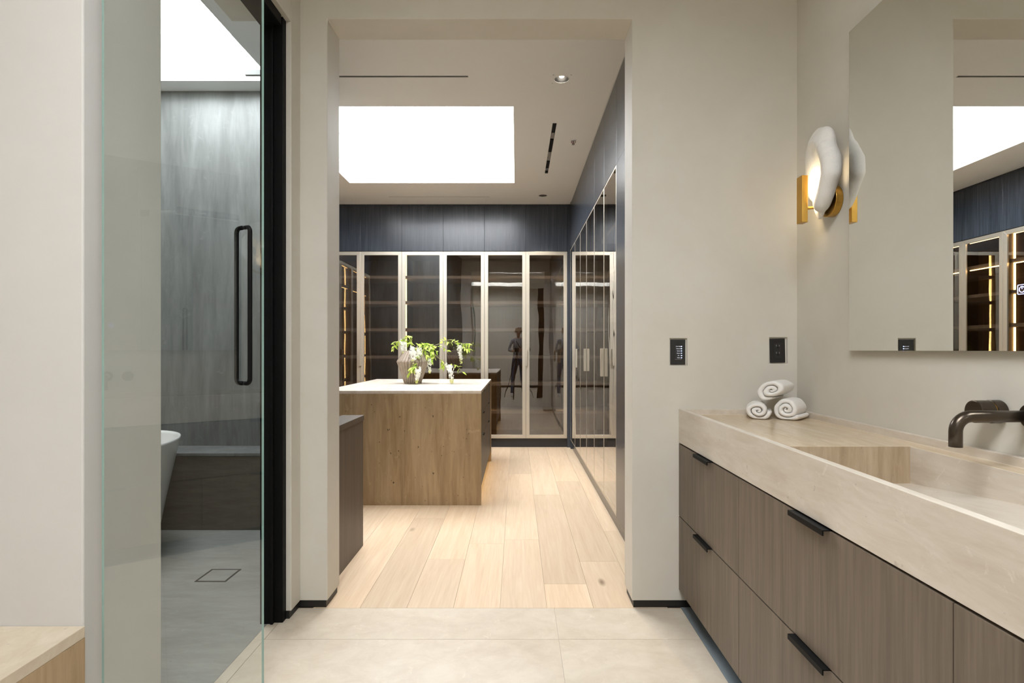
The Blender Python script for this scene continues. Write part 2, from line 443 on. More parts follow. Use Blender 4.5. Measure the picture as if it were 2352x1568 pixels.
# tall black door standing behind the camera, beside the end of the vanity
d2 = struct('door_2', box(.50, .735, -.16, -.115, .006, 2.68), M['black'], bevel=.002)
obj('door_handle', box(.53, .542, -.115, -.085, .95, 1.15), M['bronze'], d2)

# ------------------------------------------------------------------ vanity
VX, VT = .740, .910
van = thing('floating_vanity', 'floating walnut vanity with two rows of flat drawers under the stone counter', 'vanity', (VX, 1.26, 0))
obj('body', box(VX + .022, BX1 - .001, .03, 2.499, .090, .752), M['black'], van)
cols = [(1.824, 2.4985), (.927, 1.824), (.03, .927)]; rows = [(.424, .757), (.087, .424)]
for (y0, y1) in cols:
    for ri, (z0, z1) in enumerate(rows):
        zt = z1 - (.006 if ri == 0 else .003)
        d = obj('drawer', box(VX, VX + .02, y0 + .0015, y1 - .0015, z0 + (.002 if ri == 0 else 0), zt), M['vanity'], van)
        yc = (y0 + y1) / 2
        b = box(VX - .018, VX + .006, yc - .083, yc + .083, zt, zt + .0025); box(VX - .018, VX - .015, yc - .083, yc + .083, zt - .011, zt, b)
        obj('edge_pull', b, M['black'], d)
# stone counter with perimeter rim and a ramp basin
cnt = thing('vanity_counter', 'thick beige travertine counter with raised rim and sloped basin', 'countertop', (VX, 1.26, .757))
X = [VX, VX + .022, .80, 1.20, BX1 - .022, BX1 - .001]; Yb = [.03, .05, .70, 1.67, 2.478, 2.499]
def cc(x, y):
    if .80 < x < 1.20 and 0.70 < y < 1.67: return None
    if x < X[1] or x > X[4] or y > Yb[4] or y < Yb[1]: return 0
    return .025
bm = relief(X, Yb, VT, .757, cc, 'z')
# relief() closes the opening down to the underside; the ramp is added over it
bm.normal_update()
for f_ in bm.faces:
    c = f_.calc_center_median()
    if abs(f_.normal.z) > .9 and abs(c.z - (VT - .025)) < .001: f_.material_index = 1
obj('slab', bm, [M['counter'], M['deck']], cnt, bevel=.0012)
bm = bmesh.new()
v = [bm.verts.new(p) for p in ((.80, 1.67, .772), (1.20, 1.67, .772), (1.20, .70, .876), (.80, .70, .876),
                               (.80, 1.67, .7575), (1.20, 1.67, .7575), (1.20, .70, .7575), (.80, .70, .7575))]
for q in ((0, 1, 2, 3), (4, 5, 6, 7), (0, 1, 5, 4), (1, 2, 6, 5), (2, 3, 7, 6), (3, 0, 4, 7)): bm.faces.new([v[i] for i in q])
obj('basin_ramp', bm, M['counter'], cnt)
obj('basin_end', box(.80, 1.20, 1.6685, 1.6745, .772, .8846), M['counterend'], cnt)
# faucet
fc = thing('wall_faucet', 'dark bronze wall-mounted faucet spout with round knob handle', 'faucet', (1.28, 1.346, 1.016))
pts = [(1.279, 1.346, 1.016), (1.16, 1.346, 1.016)]
for k in range(0, 10): t = k / 9 * PI / 2; pts.append((1.118 - .038 * math.sin(t), 1.346, .978 + .038 * math.cos(t)))
pts += [(1.080, 1.346, .941)]
obj('spout', tube(pts, .0145, 20), M['bronze'], fc, smooth=True)
obj('outlet', cyl((1.080, 1.346, .942), (1.080, 1.346, .9405), .011), M['black'], fc)
obj('escutcheon', cyl((1.2812, 1.346, 1.016), (1.262, 1.346, 1.016), .031, n=40), M['bronze'], fc, bevel=.002)
k = obj('knob', cyl((1.252, 1.452, 1.016), (1.212, 1.452, 1.016), .030, n=48), M['bronze'], fc, bevel=.002)
obj('knob_base', cyl((1.2812, 1.452, 1.016), (1.254, 1.452, 1.016), .031, n=48), M['bronze'], fc, bevel=.002)
obj('knob_ring', cyl((1.2545, 1.452, 1.016), (1.2515, 1.452, 1.016), .0285, n=48), M['brass'], k)
# mirror
mr = thing('wall_mirror', 'large frameless mirror hung above the vanity counter', 'mirror', (BX1, 1.1, 1.177))
obj('backing', box(1.266, BX1 - .0005, .12, 2.075, 1.179, 2.384), M['mirroredge'], mr)
obj('glass', box(1.262, 1.266, .10, 2.077, 1.177, 2.386), M['mirror'], mr)
M['blue'] = emit('blue_touch_icon', (.12, .16, 1.0), 3.0); M['bluep'] = emit('blue_touch_pale', (.42, .45, 1.0), 2.0)
ic = bmesh.new(); cyk, czk, h = 1.366, 1.331, .0125
def ring2d(pts_o, pts_i, x):
    A = [ic.verts.new((x, cyk + a, czk + b)) for a, b in pts_o]; B = [ic.verts.new((x, cyk + a, czk + b)) for a, b in pts_i]
    for i in range(len(A)): ic.faces.new((A[i], A[(i + 1) % len(A)], B[(i + 1) % len(B)], B[i]))
def rsq(h, r, n=6):
    o = []
    for q in range(4):
        cxs, cys = ((1, 1), (-1, 1), (-1, -1), (1, -1))[q]
        for i in range(n + 1):
            t = PI / 2 * (q + i / n); o.append((cxs * (h - r) + r * math.cos(t), cys * (h - r) + r * math.sin(t)))
    return o
ring2d(rsq(.0125, .003), rsq(.0108, .002), 1.2616)
ci = [(math.cos(2 * PI * i / 28), math.sin(2 * PI * i / 28)) for i in range(28)]
ring2d([(a * .0082, b * .0082) for a, b in ci], [(a * .0064, b * .0064) for a, b in ci], 1.2616)
f = [ic.verts.new((1.2616, cyk + a, czk + b)) for a, b in ((-.0009, .001), (.0009, .001), (.0009, .0078), (-.0009, .0078))]; ic.faces.new(f)
obj('power_icon', ic, M['bluep'], mr)
# ------------------------------------------------------------------ keypad and outlet
kp = thing('wall_keypad', 'black lighting keypad plate with six labelled buttons and blue lights', 'keypad', ((KEY[0] + KEY[1]) / 2, 2.512, KEY[2]))
obj('plate', box(.7045, .7725, 2.505, 2.512, 1.1125, 1.2265), M['blackbase'], kp, bevel=.002)
M['keybtn'] = plain('keypad_button', (.02, .02, .021), .35); M['keytext'] = emit('keypad_text', (.9, .92, 1), .8); M['keyled'] = emit('keypad_led', (.35, .5, 1), 6)
M['keyblue'] = emit('keypad_blue', (.01, .03, .28), .5)
def text_mesh(s, size):
    c = bpy.data.curves.new('t', 'FONT'); c.body = s; c.size = size; c.align_x = 'CENTER'; c.align_y = 'CENTER'
    o = bpy.data.objects.new('t', c); COL.objects.link(o); dg = bpy.context.evaluated_depsgraph_get()
    me = bpy.data.meshes.new_from_object(o.evaluated_get(dg)); bpy.data.objects.remove(o); bpy.data.curves.remove(c)
    bm = bmesh.new(); bm.from_mesh(me); bpy.data.meshes.remove(me); return bm
for i, s in enumerate(('Over Head', 'Recessed', 'Sconce', 'Shower', 'Fan', 'Shade')):
    z = 1.1953 - i * .01035
    bt = obj('button', box(.7230, .7560, 2.5035, 2.505, z - .0048, z + .0048), M['keybtn'], kp)
    bm = text_mesh(s, .0052); bmesh.ops.rotate(bm, verts=bm.verts, cent=(0, 0, 0), matrix=Matrix.Rotation(PI / 2, 3, 'X'))
    bmesh.ops.translate(bm, verts=bm.verts, vec=(.7405, 2.5032, z)); obj('button_text', bm, M['keytext'], bt)
    obj('indicator', box(.7520, .7555, 2.5028, 2.5034, z - .0014, z + .0014), M['keyled'], bt)
obj('status_bar', box(.7235, .7555, 2.5035, 2.505, 1.1350, 1.1368), M['shelf'], kp)
ol = thing('wall_outlet', 'black duplex outlet plate set slightly crooked near the room corner', 'outlet', ((OUT[0] + OUT[1]) / 2, 2.512, OUT[2]))
b = box(1.162, 1.231, 2.505, 2.512, 1.121, 1.231); op = obj('plate', b, M['blackbase'], ol, bevel=.002)
obj('receptacle', box(1.180, 1.213, 2.5035, 2.505, 1.142, 1.210), M['keybtn'], ol, bevel=.0008)
M['slotm'] = plain('slot_brass', (.5, .5, .5), .3, 1.0)
for zc in (1.163, 1.196):
    obj('slot', box(1.1885, 1.1905, 2.503, 2.5036, zc, zc + .007), M['slotm'], ol); obj('slot', box(1.2025, 1.2042, 2.503, 2.5036, zc, zc + .006), M['slotm'], ol)
    obj('ground_hole', cyl((1.1965, 2.503, zc - .006), (1.1965, 2.5036, zc - .006), .0027, n=12), M['black'], ol)
for zc in (1.178, 1.185): obj('test_button', box(1.191, 1.202, 2.5028, 2.5036, zc - .0022, zc + .0022), M['blackbase'], ol)
ol.rotation_euler = (0, math.radians(-1.2), 0)

# ------------------------------------------------------------------ sconce
sn = thing('wall_sconce', 'white folded clay wall sconce with brass bar beside the mirror', 'lamp', (BX1, 2.21, 1.78))
def ellip(bm, c, r, n=20, m=12):
    c = Vector(c); rows_ = []
    for i in range(m + 1):
        a = PI * i / m; rows_.append([bm.verts.new((c.x + r[0] * math.sin(a) * math.cos(2 * PI * k / n), c.y + r[1] * math.sin(a) * math.sin(2 * PI * k / n), c.z + r[2] * math.cos(a))) for k in range(n)] if 0 < i < m else [bm.verts.new((c.x, c.y, c.z + r[2] * math.cos(a)))])
    for i in range(m):
        A, B = rows_[i], rows_[i + 1]
        for k in range(n):
            a0, a1, b0, b1 = A[k % len(A)], A[(k + 1) % len(A)], B[k % len(B)], B[(k + 1) % len(B)]
            vs_ = []
            for q in (a0, a1, b1, b0):
                if q not in vs_: vs_.append(q)
            bm.faces.new(vs_)
sb = bmesh.new()
for (u, v_, x, ry, rz, rx) in ((1880, 356, 1.232, .098, .112, .026), (1893, 334, 1.228, .066, .076, .032), (1874, 398, 1.234, .084, .120, .018), (1884, 440, 1.236, .054, .118, .016)):
    Y = x * F / (u - CX); ellip(sb, (x, Y, EYE - (v_ - CY) / F * Y), (rx, ry, rz))
path = [(1872, 330, 1.230, .030), (1886, 326, 1.224, .034), (1900, 342, 1.220, .038), (1909, 368, 1.218, .040), (1910, 396, 1.217, .038), (1903, 420, 1.217, .035), (1896, 445, 1.217, .034), (1889, 464, 1.218, .034), (1885, 472, 1.220, .034)]
pp = []
for (u, v_, x, r) in path:
    Y = x * F / (u - CX); pp.append((Vector((x, Y, EYE - (v_ - CY) / F * Y)), r))
for (a, ra), (b2, rb) in zip(pp, pp[1:]):
    for t in (0, .5):
        c = a.lerp(b2, t); r = ra + (rb - ra) * t; ellip(sb, c, (r, r, r), 14, 8)
so = obj('shade', sb, M['sconce'], sn, smooth=True)
rm = so.modifiers.new('remesh', 'REMESH'); rm.mode = 'VOXEL'; rm.voxel_size = .005; rm.use_smooth_shade = True
sm = so.modifiers.new('smooth', 'SMOOTH'); sm.factor = .6; sm.iterations = 26
obj('backplate', cyl((BX1 - .0005, 2.205, 1.778), (1.252, 2.205, 1.778), .062, n=48), M['brass'], sn, bevel=.002)
obj('backplate_screw', cyl((1.2525, 2.166, 1.81), (1.2495, 2.166, 1.81), .004, n=12), M['brass'], sn)
bar = obj('bar', box(1.150, 1.174, 2.205, 2.247, 1.695, 1.884), M['brass'], sn, bevel=.0012)
obj('bar_stem', cyl((1.172, 2.226, 1.755), (1.255, 2.215, 1.760), .006, n=16), M['brass'], sn)
obj('light_strip', box(1.1741, 1.1756, 2.214, 2.238, 1.77, 1.875), M['ledglow'], bar)

# ------------------------------------------------------------------ towels
def towel(name, label, c, yaw, tilt, w_, h_, L, turns, seed):
    rr = random.Random(seed); t = thing(name, label, 'towel', (c[0], c[1], c[2]), yaw, 'rolled towels on the counter')
    bm = bmesh.new(); n = int(turns * 30); th0 = rr.uniform(0, 6)
    out = []; inn = []
    for i in range(n + 1):
        f_ = i / n; a = th0 + f_ * turns * 2 * PI; r = .10 + .90 * f_
        wob = 1 + .035 * math.sin(3 * a + seed) + .02 * math.sin(7 * a)
        dth = .55 / turns
        # flat underside
        def P(rad):
            x, z = rad * wob * w_ * math.cos(a), rad * wob * h_ * math.sin(a)
            return x, max(z, -h_ * .80)
        out.append(P(r)); inn.append(P(max(.02, r - .82 / turns)))
    J = 9; layers = []
    for j in range(J + 1):
        s = j / J; y = -L / 2 + L * s; k = 1 - .05 * (2 * s - 1) ** 6
        jit = rr.uniform(-.002, .002)
        layers.append(([bm.verts.new((x * k, y + jit + .006 * math.sin(i * .12) * (1 if j in (0,) else 0), z * k)) for i, (x, z) in enumerate(out)],
                       [bm.verts.new((x * k, y + jit + .006 * math.sin(i * .12) * (1 if j in (0,) else 0), z * k)) for i, (x, z) in enumerate(inn)]))
    for (A, A2), (B, B2) in zip(layers, layers[1:]):
        for i in range(n):
            bm.faces.new((A[i], A[i + 1], B[i + 1], B[i])); bm.faces.new((A2[i], B2[i], B2[i + 1], A2[i + 1]))
        bm.faces.new((A[0], B[0], B2[0], A2[0])); bm.faces.new((A[n], A2[n], B2[n], B[n]))
    for (A, A2) in (layers[0], layers[-1]):
        for i in range(n): bm.faces.new((A[i], A2[i], A2[i + 1], A[i + 1]))
    bmesh.ops.rotate(bm, verts=bm.verts, cent=(0, 0, 0), matrix=Matrix.Rotation(tilt, 3, 'Y'))
    zmin = min(v.co.z for v in bm.verts); bmesh.ops.translate(bm, verts=bm.verts, vec=(0, 0, -zmin))
    o = obj('cloth', bm, M['towel'], t, local=True, smooth=True); o.modifiers.new('sub', 'SUBSURF').levels = 1; o.modifiers['sub'].render_levels = 1
    return t
DZ = VT - .025 + .0005
towel('rolled_towel', 'rolled white towel lying on the counter nearest the side wall', (1.174, 2.338, DZ), math.radians(-44), 0, .062, .056, .14, 2.7, 3)
towel('rolled_towel', 'rolled white towel lying on the counter under the edge of the top roll', (1.052, 2.385, DZ), math.radians(-24), 0, .058, .046, .17, 2.4, 5)
towel('rolled_towel', 'rolled white towel resting on top of the other two rolls', (1.126, 2.365, DZ + .076), math.radians(-42), math.radians(-18), .074, .047, .16, 2.3, 9)

# ------------------------------------------------------------------ glass door to the wet room
H2, F2 = Vector((-1.12, 1.48)), Vector((-.888, 1.912)); gd = F2 - H2; gw = gd.length; ga = math.atan2(gd.y, gd.x)
dg_ = thing('glass_door', 'clear frameless glass door standing ajar with black pull handle', 'door', (H2.x, H2.y, .012), ga)
bm = box(0, gw, -.006, .006, 0, 2.56)
bm.faces.ensure_lookup_table()
for f_ in bm.faces:
    c = f_.calc_center_median()
    if abs(abs(c.y) - .006) > .001: f_.material_index = 1
obj('pane', bm, [M['doorglass'], M['glassedge']], dg_, local=True)
for s in (-1, 1):          # back-to-back pull
    hx, z0, z1, off, rr_ = gw - .075, 1.055, 1.58, .035 * s, .0075
    p = [(hx, .006 * s, z0)]
    for k in range(7): t = k / 6 * PI / 2; p.append((hx, .006 * s + off * 0 + s * (.013 + .016 * math.sin(t)) , z0 + .016 - .016 * math.cos(t)))
    for k in range(7): t = k / 6 * PI / 2; p.append((hx, s * (.019 + .016 * math.cos(t)), z1 - .016 + .016 * math.sin(t)))
    p.append((hx, .006 * s, z1))
    obj('pull_handle', tube(p, rr_, 14), M['black'], dg_, local=True, smooth=True)
for z in (.0, 2.50): obj('pivot_hinge', box(-.004, .07, -.012, .012, z, z + .06), M['black'], dg_, local=True, bevel=.001)

# bench, tub, drain of the wet area
bn = thing('stone_bench', 'low travertine bench built against the white wall', 'bench', (-2.1, .8, 0))
obj('seat', box(-3.19, -1.1445, -.2, 1.4495, .418, .448), M['bench'], bn, bevel=.0015)
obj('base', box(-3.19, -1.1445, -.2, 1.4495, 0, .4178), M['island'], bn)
tb = thing('freestanding_tub', 'white freestanding bathtub behind the glass door', 'bathtub', (-2.36, 2.98, 0))
def tub_ring(r, z, n=64, e=1.0):
    return [(r * .40 * math.cos(2 * PI * k / n) , r * .56 * math.sin(2 * PI * k / n), z) for k in range(n)]
bm = bmesh.new(); prof = [(.70, .002), (.74, .05), (.84, .3), (.94, .52), (1.0, .645), (1.005, .66), (.985, .662), (.97, .645), (.90, .45), (.78, .2), (.68, .15)]
rg = [[bm.verts.new(p) for p in tub_ring(r, z)] for r, z in prof]
for A, B in zip(rg, rg[1:]):
    for k in range(64): bm.faces.new((A[k], A[(k + 1) % 64], B[(k + 1) % 64], B[k]))
bm.faces.new(rg[0][::-1]); bm.faces.new(rg[-1])
obj('shell', bm, M['white'], tb, local=True, smooth=True)
obj('drain_plug', cyl((0, 0, .151), (0, 0, .158), .03), M['chrome'], tb, local=True)
wl = thing('stone_ledge', 'dark stone ledge along the end wall of the wet room', 'ledge', (-2.3, 3.7, 0))
obj('front', box(-3.19, -1.43, 3.58, 3.8495, .001, .485), M['wetdark'], wl); obj('cap', box(-3.19, -1.43, 3.57, 3.8495, .4855, .505), M['wetstone'], wl, bevel=.002)
fd = thing('floor_drain', 'square tile-in floor drain in the grey wet room floor', 'drain', (-1.56, 2.86, 0))
b = box(-1.64, -1.48, 2.78, 2.79, .0002, .002); box(-1.64, -1.48, 2.93, 2.94, .0002, .002, b); box(-1.64, -1.63, 2.79, 2.93, .0002, .002, b); box(-1.49, -1.48, 2.79, 2.93, .0002, .002, b)
obj('frame', b, M['black'], fd); obj('insert', box(-1.63, -1.49, 2.79, 2.93, .0002, .0012), M['wetfloor'], fd)

# ------------------------------------------------------------------ wardrobes
def wardrobe(name, label, loc, rz, group=None, fw=.043, led=True, gy=-.013):
    """local frame: x along the run 0..1, y into the cabinet from the door face, z up"""
    t = thing(name, label, 'wardrobe', loc, rz, group)
    W, D = 1.0, .58
    L = dict(local=True)
    for x in (0.0005, W - .0205): obj('side_panel', box(x, x + .02, .002, D, .11, 2.37), M['interior'], t, **L)
    obj('back_panel', box(.0205, W - .0205, D - .02, D, .11, 2.37), M['interior'], t, **L)
    obj('bottom_panel', box(.0205, W - .0205, .002, D - .02, .11, .13), M['interior'], t, **L)
    obj('top_panel', box(.0205, W - .0205, .002, D - .02, 2.345, 2.37), M['interior'], t, **L)
    obj('toe_kick', box(0, W, .004, .02, .0, .104), M['toe'], t, **L)
    for z in (2.065, 1.756, 1.425, 1.09, .76, .42): obj('shelf', box(.021, W - .021, .035, D - .021, z - .017, z + .017), M['shelf'], t, **L)
    zs = [.135, .402, .438, .742, .778, 1.072, 1.108, 1.407, 1.443, 1.738, 1.774, 2.047, 2.083, 2.34]
    for x in ((.026, W - .0352) if led else ()):
        b = bmesh.new()
        for z0, z1 in zip(zs[::2], zs[1::2]): box(x, x + .014, .066, .076, z0 + .004, z1 - .004, b)
        obj('led_strip', b, M['led'], t, **L)
    for k, (x0, x1) in enumerate(((.0012, .4992), (.5008, .9988))):
        z0, z1 = .110, 2.366
        b = bmesh.new(); o_ = [(x0, z0), (x1, z0), (x1, z1), (x0, z1)]; i_ = [(x0 + fw, z0 + fw), (x1 - fw, z0 + fw), (x1 - fw, z1 - fw), (x0 + fw, z1 - fw)]
        for q in range(4):                       # four mitred rails, a hairline apart at the mitre
            a, b_, c, d = o_[q], o_[(q + 1) % 4], i_[(q + 1) % 4], i_[q]
            if q % 2 == 0: s = .0006; a, b_, c, d = (a[0] + s * (1 if q == 0 else -1), a[1]), (b_[0] - s * (1 if q == 0 else -1), b_[1]), (c[0] - s * (1 if q == 0 else -1), c[1]), (d[0] + s * (1 if q == 0 else -1), d[1])
            F_ = [b.verts.new((p[0], -.022, p[1])) for p in (a, b_, c, d)]; B_ = [b.verts.new((p[0], 0, p[1])) for p in (a, b_, c, d)]
            b.faces.new(F_); b.faces.new(B_[::-1])
            for m_ in range(4): b.faces.new((F_[m_], F_[(m_ + 1) % 4], B_[(m_ + 1) % 4], B_[m_]))
        d_ = obj('door', b, M['champagne'], t, bevel=.0015, **L)
        obj('glass_pane', box(x0 + fw - .003, x1 - fw + .003, gy, gy + .004, z0 + fw - .003, z1 - fw + .003), M['bronzeglass'], d_, **L)
        hx = x1 - .016 if k == 0 else x0
        obj('handle', box(hx + (.003 if k == 0 else 0), hx + (.016 if k == 0 else .013), -.047, -.0225, .985, 1.19), M['champagne'], d_, bevel=.001, **L)
        obj('upper_door', box(x0, x1, -.020, 0, 2.373, 2.918), M['dark'], t, bevel=.001, **L)
    obj('upper_box', box(.001, W - .001, .002, D, 2.3705, 2.938), M['toe'], t, **L)
    obj('ceiling_filler', box(0, W, -.012, .001, 2.921, 2.939), M['dark'], t, **L)
    return t
YB = 6.63
w0 = wardrobe('glass_wardrobe', 'bronze glass wardrobe on the back wall between the flowers and the room corner', (-.39, YB, 0), 0, 'glass wardrobes around the closet')
w1 = wardrobe('glass_wardrobe', 'glass wardrobe in the side run starting beside the doorway', (.66, 4.51, 0), -PI / 2, 'glass wardrobes around the closet', .012, False, -.0215)
def wcopy(label, loc, rz, src=None):
    c = copy_tree(src or w0); c.location = loc; c.rotation_euler = (0, 0, rz); c['label'] = label; return c
wcopy('bronze glass wardrobe on the back wall directly behind the vase', (-1.39, YB, 0), 0)
wcopy('bronze glass wardrobe on the back wall cut off by the left door jamb', (-2.39, YB, 0), 0)
for yb, lb in ((5.51, 'glass wardrobe in the middle of the side run facing the island'), (6.51, 'glass wardrobe in the side run next to the back corner')):
    wcopy(lb, (.66, yb, 0), -PI / 2, w1)
lw = []
for ya, lb in ((4.47, 'glass wardrobe with lit shelf edges, reflected in the vanity mirror'), (5.47, 'glass wardrobe with lit shelf edges beside the far corner, seen in the mirror')):
    c = wcopy(lb, (-2.36, ya, 0), PI / 2); lw.append(c)
    for z in (2.335, 2.040):
        for x0, x1 in ((.06, .46), (.54, .94)): obj('shelf_light', box(x0, x1, .03, .036, z - .008, z), M['led'], c, local=True)
# corner fillers and the dark end panel by the doorway
ef = thing('end_panel', 'dark veneer end panel of the side wardrobes next to the opening', 'panel', (.66, 3.1, 0))
obj('panel', box(.638, .70, FY1 + .001, 3.509, .105, 2.368), M['dark'], ef); obj('upper_panel', box(.640, .70, FY1 + .001, 3.509, 2.373, 2.918), M['dark'], ef)
obj('ceiling_filler', box(.648, .70, FY1 + .001, 3.509, 2.9185, 2.939), M['dark'], ef); obj('toe_kick', box(.664, .70, FY1 + .001, 3.509, 0, .104), M['toe'], ef)
cf = thing('corner_filler', 'narrow dark filler panel in the corner of the wardrobes', 'panel', (.64, 6.6, 0))
obj('back_filler', box(.6105, .6595, YB - .018, YB + .02, .0, 2.938), M['dark'], cf); obj('side_filler', box(.6415, .68, 6.511, 6.611, .0, 2.938), M['dark'], cf)

# ------------------------------------------------------------------ closet island and low cabinet
il = thing('closet_island', 'travertine waterfall island in the closet with drawers in its side', 'island', (-.88, 4.98, 0))
IX0, IX1, IY0, IY1, IZ = -1.49, -.271, 4.15, 5.82, .869
obj('top', box(IX0, IX1, IY0, IY1, IZ - .022, IZ), M['islandlit'], il, bevel=.0012)
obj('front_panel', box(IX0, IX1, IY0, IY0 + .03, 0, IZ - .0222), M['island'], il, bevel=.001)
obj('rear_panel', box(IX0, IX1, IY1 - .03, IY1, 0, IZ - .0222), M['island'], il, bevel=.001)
obj('body', box(IX0 + .03, IX1 - .03, IY0 + .031, IY1 - .031, .10, IZ - .023), M['lowcab'], il)
obj('toe_kick', box(IX0 + .08, IX1 - .08, IY0 + .031, IY1 - .031, 0, .0995), M['toe'], il)
ym = (IY0 + IY1) / 2
for ya, yb in ((IY0 + .032, ym - .001), (ym + .001, IY1 - .032)):
    for z0, z1 in ((.105, .478), (.481, .660), (.663, .842)):
        d = obj('drawer', box(IX1 - .029, IX1 - .009, ya, yb, z0, z1), M['lowcab'], il)
        yc = (ya + yb) / 2; obj('edge_pull', box(IX1 - .0088, IX1 + .002, yc - .06, yc + .06, z1 - .004, z1 - .001), M['black'], d)
obj('led_strip', box(IX1 - .0795, IX1 - .075, IY0 + .05, IY1 - .05, .088, .094), M['led'], il)
lc = thing('low_cabinet', 'low dark wood cabinet just inside the closet opening', 'cabinet', (-1.0, 3.0, 0))
obj('body', box(-1.055, -.927, FY1 + .001, 3.298, .0, .755), M['lowcab'], lc); obj('top', box(-1.055, -.922, FY1 + .001, 3.303, .7555, .786), M['lowcab'], lc, bevel=.001)

# ------------------------------------------------------------------ ceiling fittings
for i, (x, y) in enumerate(DL[:2]):
    d = thing('downlight', ('recessed ceiling downlight near the closet opening, lit', 'recessed ceiling downlight close to the back wardrobes')[i], 'downlight', (x, y, 2.94), 0, 'closet downlights')
    M['can%d' % i] = plain('downlight_can_%d' % i, ((.025, .022, .02), (.16, .15, .13))[i], .4, .2)
    obj('can', cyl((x, y, 2.9405), (x, y, 3.01), .0468, .034, 32, caps=False), M['can%d' % i], d, smooth=True)
    obj('baffle', cyl((x, y, 3.003), (x, y, 3.012), .036, n=32), M['can%d' % i], d)
    obj('lens', cyl((x, y, 2.957), (x, y, 3.0025), .016, n=24), M['lamp'] if i == 0 else M['can1'], d)
    obj('trim_ring', tube([(x + .0478 * math.cos(t), y + .0478 * math.sin(t), 2.9395) for t in [2 * PI * k / 40 for k in range(40)]], .0016, 8, closed=True), M['white'], d, smooth=True)
    ld = bpy.data.lights.new('downlight_beam', 'SPOT'); ld.energy = 40; ld.color = (1, .88, .7); ld.spot_size = math.radians(75); ld.spot_blend = .6; ld.shadow_soft_size = .02
    lo = bpy.data.objects.new('downlight_beam', ld); COL.objects.link(lo); lo.parent = d; lo.location = (0, 0, .004)
for s, lb in zip(SLOT, ('dark linear slot diffuser in the closet ceiling before the skylight', 'thin linear slot diffuser in the ceiling along the back wardrobes')):
    d = thing('slot_diffuser', lb, 'vent', ((s[0] + s[1]) / 2, (s[2] + s[3]) / 2, 2.94))
    M.setdefault('slotgrey', plain('slot_grey', (.10, .105, .10), .5))
    obj('channel', box(s[0] + .001, s[1] - .001, s[2] + .001, s[3] - .001, 2.948, 2.98), M['slotgrey'], d)
    obj('blade', box(s[0] + .001, s[1] - .001, (s[2] + s[3]) / 2 - .001, (s[2] + s[3]) / 2 + .001, 2.941, 2.948), M['slotgrey'], d)
tk = thing('recessed_track_light', 'black recessed track light strip with silver lamp heads', 'light', (.295, 4.85, 2.94))
obj('channel', box(TRACK[0] + .001, TRACK[1] - .001, TRACK[2] + .001, TRACK[3] - .001, 2.972, 2.99), M['black'], tk)
for y0, y1 in ((4.25, 4.44), (4.585, 4.875), (5.115, 5.31), (5.40, 5.46)): obj('black_cover', box(TRACK[0] + .0015, TRACK[1] - .0015, y0 + .003, y1 - .003, 2.9405, 2.9715), M['black'], tk)
for y0, y1 in ((4.44, 4.585), (4.875, 5.115), (5.31, 5.40)): obj('lamp_head', box(TRACK[0] + .003, TRACK[1] - .003, y0, y1, 2.946, 2.9715), M['chrome'], tk, bevel=.002)
sp = thing('sprinkler_head', 'small fire sprinkler head on the closet ceiling', 'sprinkler', (.475, 4.59, 2.94))
M['red'] = plain('sprinkler_red', (.22, .05, .035), .4)
obj('escutcheon', lathe([(.026, 0), (.026, -.003), (.012, -.006)], 28, center=(.475, 4.59, 2.9395)), M['white'], sp)
obj('bulb', cyl((.475, 4.59, 2.933), (.475, 4.59, 2.905), .004, n=10), M['red'], sp)
obj('frame_arm', tube([(.463, 4.59, 2.934), (.457, 4.59, 2.922), (.475, 4.59, 2.903), (.493, 4.59, 2.922), (.487, 4.59, 2.934)], .003, 8), M['red'], sp)
obj('deflector', cyl((.475, 4.59, 2.903), (.475, 4.59, 2.901), .013, n=16), M['chrome'], sp)

# ------------------------------------------------------------------ vase and wisteria branches
VC = px(948, 881, 5.06); VC.z = IZ + .0005
vs_ = thing('ribbed_vase', 'angular ribbed taupe vase standing on the closet island', 'vase', VC)
M['vase'] = m_travertine('ribbed_ceramic', ((.20, .155, .115), (.27, .215, .165), (.33, .275, .22)), (9, 9, 9), .55, .3)
def rip(r, z, t):
    tw = t + (z - .20) * 1.1
    return r * (.93 + .085 * abs(math.sin(13 * t)) ** .8), tw
prof = [(.074, 0), (.079, .008), (.142, .190), (.145, .201), (.141, .211), (.084, .300), (.076, .302), (.076, .290), (.125, .205), (.06, .02)]
obj('body', lathe(prof, 208, ripple=rip), M['vase'], vs_, local=True)
def m_leaf(name, c1, c2):
    m, nt, out = new_mat(name); b = principled(nt, out, c1, .5, 0, .3)
    oi = nt.nodes.new('ShaderNodeObjectInfo'); c = ramp(nt, oi.outputs['Random'], [(0, c1), (1, c2)])
    nt.links.new(c, b.inputs['Base Color'])
    tr = nt.nodes.new('ShaderNodeBsdfTranslucent'); nt.links.new(c, tr.inputs[0]); mx = nt.nodes.new('ShaderNodeMixShader'); mx.inputs[0].default_value = .35
    nt.links.new(b.outputs[0], mx.inputs[1]); nt.links.new(tr.outputs[0], mx.inputs[2]); nt.links.new(mx.outputs[0], out.inputs[0]); return m
M['leaf'] = m_leaf('wisteria_leaf', (.36, .52, .06), (.62, .70, .17)); M['petal'] = m_leaf('white_petal', (.86, .86, .80), (.90, .90, .86))
M['bud'] = m_leaf('yellow_bud', (.72, .74, .30), (.80, .80, .45)); M['stem'] = plain('stem_brown', (.26, .24, .13), .7)
